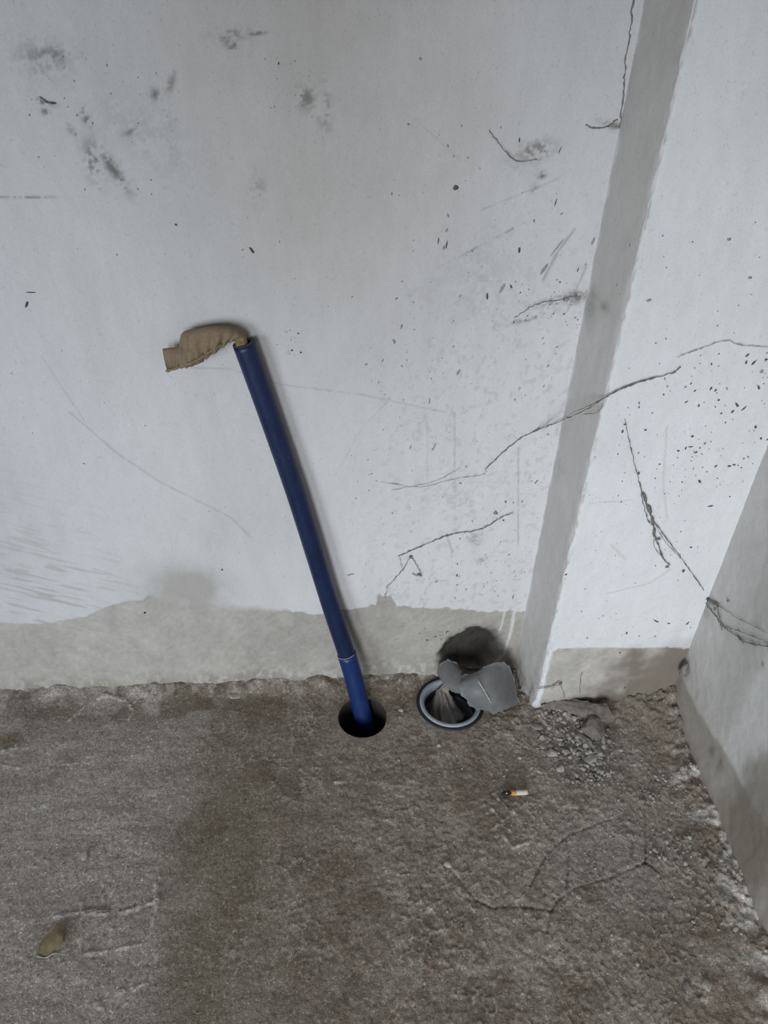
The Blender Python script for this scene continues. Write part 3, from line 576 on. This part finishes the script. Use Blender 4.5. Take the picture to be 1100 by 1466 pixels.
# ------------------------------------------------------------------ blue pipe leaning from the hole to the wall
cl = [(516.5, 1012), (508.5, 978), (497, 938), (474, 868), (452, 796), (426, 712), (399, 632), (372, 555), (349, 491)]
zt = [0.0, .045, .09, .17, .255, .36, .465, .57, .655]
n_ = len(cl); yy = np.interp(np.arange(n_), [0, 3, 6, n_ - 1], [0.874, 0.913, 0.923, 0.924])
AXIS = [on_y(px, py, y) for (px, py), y in zip(cl, yy)]
d0 = AXIS[0] - AXIS[1]; low_end = AXIS[0] + d0 / np.linalg.norm(d0) * 0.20 + np.array([0, 0.008, 0])
PIPE = smooth_path([low_end, AXIS[0] + d0 * .8 ] + AXIS, 90)
PR = 0.0150
def tube_shell(path, ro, ri):
    """hollow pipe: outer wall, end rings, inner wall"""
    Vo, Fo = tube_data(path, ro, 28, False); Vi, Fi = tube_data(path, ri, 28, False)
    n = 28; K = len(path); o = len(Vo); V = list(Vo) + list(Vi); F = list(Fo) + [tuple(o + i for i in f[::-1]) for f in Fi]
    for k in range(n):
        a, b = k, (k + 1) % n; F.append((b, a, o + a, o + b)); e = (K - 1) * n; F.append((e + a, e + b, o + e + b, o + e + a))
    return V, F
pipe = empty('blue_pipe', tuple(AXIS[0])); po = np.array(pipe.location)
mb = MB(); mb.add(*tube_shell(PIPE - po, PR, PR * .70)); shaft = mb.build('pipe_shaft', M_BLUE, pipe)
zc = PIPE[:, 2]; iend = int(np.argmin(np.abs(zc - AXIS[2][2])))
mb = MB(); mb.add(*tube_shell(PIPE[2:iend + 1] - po, PR + .0013, PR + .0001)); mb.build('lower_sleeve', M_BLUE2, pipe)['label'] = 'slightly wider brighter blue lower section'
T = PIPE[-1] - PIPE[-3]; T /= np.linalg.norm(T)
mb = MB(); mb.add(*tube_data(np.array([PIPE[-1] - po - T * .02, PIPE[-1] - po - T * .010]), PR * .70, 24)); mb.build('pipe_bore', M_BLUEIN, pipe)
mb = MB(); mb.add(*tube_shell(np.array([PIPE[-1] - po - T * .003, PIPE[-1] - po + T * .0006]), PR * .985, PR * .70)); mb.build('cut_rim', M_BLUEIN, pipe)['label'] = 'dirty brown-grey cut end'
# white paint scratches along the shaft
sp = MB(); rs = np.random.RandomState(3)
for k in range(46):
    i = int(rs.choice([rs.randint(20, 88), rs.randint(66, 74)])); c = PIPE[i] - po; t = PIPE[min(i + 1, 89)] - PIPE[i - 1]; t /= np.linalg.norm(t)
    a = np.cross(t, [0, 1, 0]); a /= np.linalg.norm(a); b = np.cross(a, t); b = b if b[1] < 0 else -b
    w = rs.uniform(-1.0, 1.0); nn = a * math.sin(w) + b * math.cos(w); u = np.cross(nn, t)
    splat(sp, c + nn * PR * 0.998, t, u, nn, rs.uniform(.0004, .0016), rs.uniform(.0003, .0007), 0, .0005, 5)
o = sp.build('paint_fleck', M_ASH_GLINT, pipe, False); o['kind'] = 'stuff'; o['label'] = 'white paint flecks'
i = iend; c = PIPE[i] - po; t = PIPE[i + 1] - PIPE[i]; t /= np.linalg.norm(t); a = np.cross(t, [0, 1, 0]); a /= np.linalg.norm(a); b = np.cross(a, t); b = b if b[1] < 0 else -b
arc = [c + (a * math.sin(w) + b * math.cos(w)) * (PR + .0013) + t * .001 for w in np.linspace(-1.1, 1.2, 14)]
mb = MB(); mb.tube(np.array(arc), .00055 * (0.4 + np.random.RandomState(2).rand(14)), 5); mb.build('seam_scratch', M_ASH_GLINT, pipe)
tag(pipe, 'blue plastic pipe rising from the floor hole and leaning on the white wall', 'pipe')

# tan taped bundle bent over at the mouth of the pipe
def tan():
    o = empty('tape_bundle', tuple(PIPE[-1])); org = np.array(o.location)
    def sleeve(name, secs, K=46, n=28, seed=0, wr=.0032, parent=o, hollow_end=False):
        # secs: (top px, bottom px, plane y, half depth)
        up = smooth_path([on_y(*s[0], s[2]) for s in secs], K); lo = smooth_path([on_y(*s[1], s[2]) for s in secs], K)
        hd = np.interp(np.linspace(0, len(secs) - 1, K), range(len(secs)), [s[3] for s in secs]); V = []
        for i in range(K):
            c = (up[i] + lo[i]) / 2; e = (up[i] - lo[i]) / 2
            for k in range(n):
                w = 2 * math.pi * k / n; cu = math.copysign(abs(math.cos(w)) ** .8, math.cos(w)); su = math.sin(w)
                p = c + e * cu + np.array([0, -1, 0]) * hd[i] * su
                t = i / K
                amp = wr * (0.25 + ss(.9, -.6, np.array(cu))) * ss(0.05, .25, np.array(t))
                pl = math.sin(t * 62 + 2.5 * float(vn(cu * 2, t * 4, seed)) + cu * 1.2)
                p = p + np.array([0, -1, 0]) * (float(amp) * (pl * .9 + 2 * (float(vn(t * 22, cu * 5 + su * 3, seed)) - .5))) * (1 if su > 0 else .3)
                V.append(p - org)
        F = [(i * n + k, i * n + (k + 1) % n, (i + 1) * n + (k + 1) % n, (i + 1) * n + k) for i in range(K - 1) for k in range(n)]
        F.append(tuple(range(n))[::-1]); F.append(tuple((K - 1) * n + k for k in range(n)))
        m = MB(); m.add(V, F); return m.build(name, M_TAN, parent)
    y0 = PIPE[-1][1]
    sleeve('bent_neck', [((357, 510), (340, 512), y0, .007), ((355.5, 495), (337, 495), y0, .0085), ((352, 481), (338, 489), y0 - .002, .009), ((341, 472), (330, 488), y0 - .004, .010), ((325, 468), (322, 494), y0 - .006, .011), ((305, 467), (309, 504), y0 - .006, .012), ((285, 470), (297, 512), y0 - .005, .012), ((268, 473), (283, 520), y0 - .004, .011), ((260, 478), (265, 524), y0 - .003, .010), ((257, 490), (257, 527), y0 - .003, .009)], seed=2)
    sleeve('flat_tail', [((292, 487), (292, 517), y0 - .001, .011), ((270, 492), (275, 524), y0 - .005, .011), ((255, 497), (258, 527), y0 - .007, .0095), ((243, 498), (247, 530), y0 - .006, .007), ((233, 499), (240, 533), y0 - .005, .005)], K=30, seed=5, wr=.0016)
    m = MB(); m.tube(smooth_path([on_y(238, 531, y0 - .011) - org, on_y(262, 524, y0 - .016) - org, on_y(283, 515, y0 - .018) - org, on_y(300, 504, y0 - .017) - org, on_y(318, 493, y0 - .015) - org], 24), .0016, 6); m.build('rolled_seam', M_TAN, o)
    tag(o, 'crumpled tan tape bundle bent over out of the blue pipe mouth', 'tape')
tan()

# ------------------------------------------------------------------ grey drain socket with broken plastic
dr = empty('drain_pipe', (DRAIN[0], DRAIN[1], 0)); Z2 = (0, 0)
def lat(name, prof, mat, par):
    V, F = lathe(prof, Z2); m = MB(); m.add(V, F); return m.build(name, mat, par)
lat('pipe_socket', [(DRAIN_R - .002, -0.20), (DRAIN_R - .002, .003), (DRAIN_R - .0035, .005), (DRAIN_R - .0085, .0045), (DRAIN_R - .0105, .001), (DRAIN_R - .011, -.012), (DRAIN_R - .0112, -.20), (0.0005, -.20)], M_GREYP, dr)
lat('gasket_ring', [(DRAIN_R + .0036, -0.02), (DRAIN_R + .0036, .0012), (DRAIN_R + .0010, .003), (DRAIN_R - .0018, .0022), (DRAIN_R - .0018, -.02)], M_GASKET, dr)
lat('inner_lip', [(DRAIN_R - .0109, -0.012), (DRAIN_R - .0128, -.0125), (DRAIN_R - .0128, -.03), (DRAIN_R - .0110, -.032)], M_GASKET, dr)
tag(dr, 'grey plastic drain pipe socket set flush in the screed floor', 'drain')
def rel(o, rows, inside=None):
    org = np.array(o.location)
    def q(p):
        p = on_z(*p)
        if inside:                                   # keep a point within the bore of the drain
            d = p[:2] - DRAIN; l = np.linalg.norm(d)
            if l > inside: p[:2] = DRAIN + d / l * inside
        return p - org
    return [[q(p) for p in r] for r in rows]
shard = empty('pipe_shard', tuple(on_z(705, 1010, 0.0)))
patch('curved_wall', rel(shard, [
    [(662, 970, .052), (680, 962, .070), (700, 953, .082), (722, 946, .082)],
    [(659, 980, .055), (682, 972, .074), (706, 962, .080), (730, 957, .064)],
    [(662, 992, .046), (686, 988, .066), (712, 982, .064), (737, 976, .038)],
    [(670, 1004, .032), (693, 1003, .048), (718, 1001, .040), (741, 993, .016)],
    [(682, 1014, .012), (702, 1019, .018), (722, 1018, .012), (743, 1006, .004)]]), M_SHARD, shard, .003, 34, 34, .010, .0012, 3)
patch('torn_flap', rel(shard, [
    [(625, 956, .034), (641, 946, .042), (656, 952, .040)],
    [(630, 970, .028), (646, 965, .038), (662, 966, .044)],
    [(636, 981, .024), (652, 982, .034), (667, 984, .044)],
    [(652, 990, .020), (666, 996, .028), (676, 1002, .036)]]), M_SHARD, shard, .0028, 22, 24, .006, .001, 4)
m = MB(); m.tube(smooth_path([p[0] for p in rel(shard, [[(685, 975, .079)], [(693, 988, .072)], [(700, 1000, .056)], [(707, 1014, .026)]])], 20), .0009 * (0.3 + np.random.RandomState(4).rand(20)), 5)
m.build('ridge_highlight', M_ASH_GLINT, shard)['label'] = 'pale painted highlight along the bulge'  # highlight on the convex ridge, put in as a thin pale tube
tag(shard, 'broken curved grey plastic pipe shard leaning over the drain rim', 'plastic shard')
sheet = empty('plastic_sheet', tuple(on_z(645, 1020, -.03)))
patch('crumpled_fold', rel(sheet, [
    [(626, 962, .004), (632, 964, .006), (637, 972, .004), (641, 984, .004)],
    [(621, 985, -.012), (630, 988, -.004), (638, 992, -.004), (648, 1002, -.012)],
    [(616, 1008, -.026), (630, 1012, -.016), (644, 1014, -.016), (660, 1014, -.028)],
    [(616, 1024, -.040), (634, 1034, -.030), (652, 1038, -.030), (674, 1024, -.044)]], .038), M_SHEET, sheet, .002, 44, 30, .008, .004, 7, .0028)
patch('torn_strip', rel(sheet, [
    [(620, 968, -.002), (626, 963, .002), (631, 966, .002)],
    [(616, 985, -.014), (623, 984, -.008), (629, 988, -.006)],
    [(614, 1005, -.034), (620, 1006, -.024), (627, 1008, -.020)]], .040), M_SHEET, sheet, .0018, 12, 14, .004, .002, 9)
tag(sheet, 'muddy crumpled plastic sheet stuffed inside the grey drain', 'plastic sheet')

# ------------------------------------------------------------------ cigarette butt
def butt():
    a = on_z(719, 1139); b = on_z(755, 1137); d = b - a; L = np.linalg.norm(d); r = .0039
    z = fz(*((a + b) / 2)[:2]) + r + .0008
    o = empty('cigarette_butt', (a[0], a[1], z)); ang = math.atan2(d[1], d[0]); o.rotation_euler = (0, 0, ang)
    def cyl(name, x0, x1, m, r0, r1, seed, rag=0.0, n=14, K=6):
        rs = np.random.RandomState(seed); p = np.array([[x, 0, 0] for x in np.linspace(x0, x1, K)]); V, F = tube_data(p, np.linspace(r0, r1, K), n)
        V = np.array(V); 
        if rag: V = V + (rs.rand(*V.shape) - .5) * rag
        q = MB(); q.add(V, F); return q.build(name, m, o)
    cyl('filter', .0215, L, M_FILTER, r, r, 1, .0003)
    cyl('cork_band', .0125, .0222, M_ORANGE, r * .98, r * 1.02, 2, .0005)
    cyl('charred_tip', .0, .0135, M_CHAR, r * .65, r * .95, 3, .0028, K=9)
    V, F = rock_data((.0022, .0018, .0014), 5); q = MB(); q.add(V + np.array([.006, -.0015, r * .8]), F); q.build('ash', M_ASH_GLINT, o)
    tag(o, 'stubbed cigarette butt with orange band and black tip', 'cigarette butt')
butt()

# ------------------------------------------------------------------ dried leaf, chips, stones
def leaf():
    o = empty('dried_leaf', (*Fl(75, 1347), 0)); z = lambda px, py, h: (lambda p: (px, py, fz(p[0], p[1]) + h))(Fl(px, py))
    rows = [[z(93, 1323, .006), z(94, 1324, .006), z(95, 1325, .006)], [z(76, 1329, .006), z(86, 1333, .011), z(94, 1337, .013)], [z(63, 1342, .004), z(77, 1346, .011), z(90, 1350, .015)], [z(56, 1358, .003), z(69, 1360, .008), z(82, 1362, .011)], [z(53, 1370, .002), z(60, 1372, .004), z(68, 1368, .005)]]
    patch('leaf_blade', rel(o, rows), M_LEAF, o, .0012, 18, 22, .004, .0015, 12)
    m = MB(); m.tube(smooth_path([p[0] for p in rel(o, [[z(53, 1369, .0035)], [z(66, 1371, .0075)], [z(77, 1365, .0115)], [z(96, 1366, .004)]])], 20), .0011 * (.5 + np.random.RandomState(8).rand(20)), 5); m.build('curled_edge', M_STONE2, o)
    tag(o, 'olive-brown dried leaf curled on the floor at lower left', 'leaf')
leaf()
def stone(px, py, w, d, h, label, mat=M_STONE2, name='mortar_chip', cat='stone', seed=1, rot=0.0, sink=.35, sub=2, lift=0.0):
    x, y = Fl(px, py); w, d, h = w * 1.25, d * 1.25, h * 1.3; V, F = rock_data((w / 2, d / 2, h / 2), seed, sub=sub); m = MB(); m.add(V, F)
    o = m.build(name, mat, None, False); o.location = (x, y, fz(x, y) + h * (.5 - sink) * .8 + lift); o.rotation_euler = (0, 0, rot)
    return tag(o, label, cat)
stone(641, 1238, .011, .010, .008, 'small round white pebble at the start of the floor crack', seed=3, name='pebble')
stone(122, 1226, .009, .014, .010, 'tiny pale upright chip on the trowelled left floor', seed=4)
stone(336, 997, .024, .014, .005, 'flat pale mortar flake by the wall left of the blue pipe', seed=5)
stone(848, 1044, .036, .040, .034, 'brown broken mortar lump in front of the pilaster foot', M_BROWN, 'mortar_lump', seed=6, rot=.4)
stone(838, 1062, .016, .036, .012, 'grey leaning mortar slab left of the brown lump', M_STONE, 'mortar_slab', seed=7, rot=.5)
stone(864, 1062, .006, .026, .013, 'thin white curved flake right of the brown lump', seed=8, rot=-.25)
stone(846, 1088, .022, .014, .010, 'angular pale chip lying below the brown mortar lump', seed=9, rot=.5)
stone(853, 1101, .018, .010, .006, 'flat grey chip below the angular pale chip', M_STONE, seed=10)
stone(790, 1079, .018, .010, .007, 'oval pale chip among gravel below the pilaster corner', seed=11, rot=-.1)
stone(803, 1101, .014, .011, .008, 'blocky pale chip at the lower left edge of the gravel', seed=12)
stone(767, 1041, .022, .010, .007, 'long grey chip at the left edge of the gravel', M_STONE, seed=13, rot=-.4)
stone(805, 1047, .012, .010, .008, 'pale rounded chip in the upper gravel', seed=14)
stone(828, 1286, .007, .006, .005, 'white grain resting on the bend of the floor crack', seed=15, name='pebble')
stone(574, 1018 + 0, .008, .007, .006, 'white crumb between the floor hole and the grey drain', seed=16, name='pebble')
stone(628, 1068, .007, .006, .006, 'white crumb just below the grey drain rim', seed=17, name='pebble')
stone(745, 1084, .007, .006, .006, 'white crumb above the cigarette butt', seed=18, name='pebble')
stone(707, 1148, .014, .010, .004, 'flat grey flake touching the charred end of the cigarette butt', M_STONE, seed=19)
stone(1012, 1413, .010, .012, .008, 'pale stone near the lower right corner of the floor', seed=20, name='pebble')
stone(985, 1415, .009, .012, .007, 'brownish stone left of the pale stone at lower right', M_STONE, seed=21, name='pebble')
stone(985, 955, .014, .012, .030, 'crumbling plaster lump stuck in the corner by the right wall', M_STONE, 'plaster_lump', seed=22, lift=0)
bpy.data.objects['plaster_lump'].location = tuple(on_r(984, 958) + np.array([-.006, -.004, 0])); 
# ledge of spalled mortar at the pilaster foot
ld = empty('mortar_ledge', (*Fl(825, 1018), 0))
patch('ledge_slab', rel(ld, [[(776, 1004, .014), (800, 1003, .016), (835, 1006, .020), (866, 1010, .024)], [(778, 1009, .013), (802, 1010, .015), (838, 1016, .019), (876, 1024, .023)], [(784, 1011, .006), (808, 1016, .007), (842, 1027, .010), (884, 1040, .014)]]), M_BROWN, ld, .008, 30, 12, .012, .005, 21)
tag(ld, 'dark spalled mortar ledge along the foot of the pilaster', 'mortar')

# loose gravel: too small and too many to pick apart
def gravel():
    rs = np.random.RandomState(11); protos = [rock_data((1, 1, .75), 100 + k, sub=1) for k in range(8)]
    mb = MB(); mi = []
    if True:
        fields = [(760, 1022, 880, 1085, 420, .0013, .0066), (800, 1050, 900, 1125, 320, .0011, .0056), (915, 1105, 985, 1150, 90, .0013, .0045), (930, 1185, 990, 1235, 80, .0013, .0045), (800, 1160, 900, 1260, 110, .0008, .0026), (800, 1270, 920, 1370, 70, .0008, .0028), (560, 1060, 1050, 1466, 260, .0007, .0030), (735, 965, 775, 1010, 60, .0015, .005), (0, 990, 560, 1060, 60, .0007, .0026), (0, 1060, 560, 1466, 60, .0006, .0018), (980, 1040, 1080, 1340, 120, .0012, .005), (700, 1090, 900, 1160, 70, .0008, .0028)]
        for x0, y0, x1, y1, cnt, lo, hi in fields:
            for _ in range(cnt):
                px = x0 + (x1 - x0) * (rs.rand() + rs.rand()) / 2 if cnt > 200 and x1 - x0 < 200 else rs.uniform(x0, x1); py = rs.uniform(y0, y1)
                x, y = Fl(px, py)
                if 768 < px < 892 and py < 1042 - (890 - px) * .22: continue
                if y > WY - .004 or (x > CX and y > PY - .003) or wall_dist(np.array(x), np.array(y)) < .004: continue
                if np.hypot(x - HOLE[0], y - HOLE[1]) < HOLE_R + .006 or np.hypot(x - DRAIN[0], y - DRAIN[1]) < DRAIN_R + .006: continue
                s = lo + (hi - lo) * rs.rand() ** 2.6; V, F = protos[rs.randint(8)]; w = rs.uniform(0, 6.28); ca, sa = math.cos(w), math.sin(w); e = rs.uniform(.6, 1.3)
                Q = np.stack([V[:, 0] * ca * e - V[:, 1] * sa, V[:, 0] * sa * e + V[:, 1] * ca, V[:, 2]], 1) * s
                mb.add(Q + np.array([x, y, fz(x, y) + s * .35]), F); mi += [rs.randint(2)] * len(F)
        o = mb.build('gravel', M_STONE, None, False); o.data.materials.append(M_STONE2); o.data.polygons.foreach_set('material_index', mi); o['kind'] = 'stuff'
        tag(o, 'grey and pale mortar crumbs and grit scattered over the floor', 'gravel')
gravel()
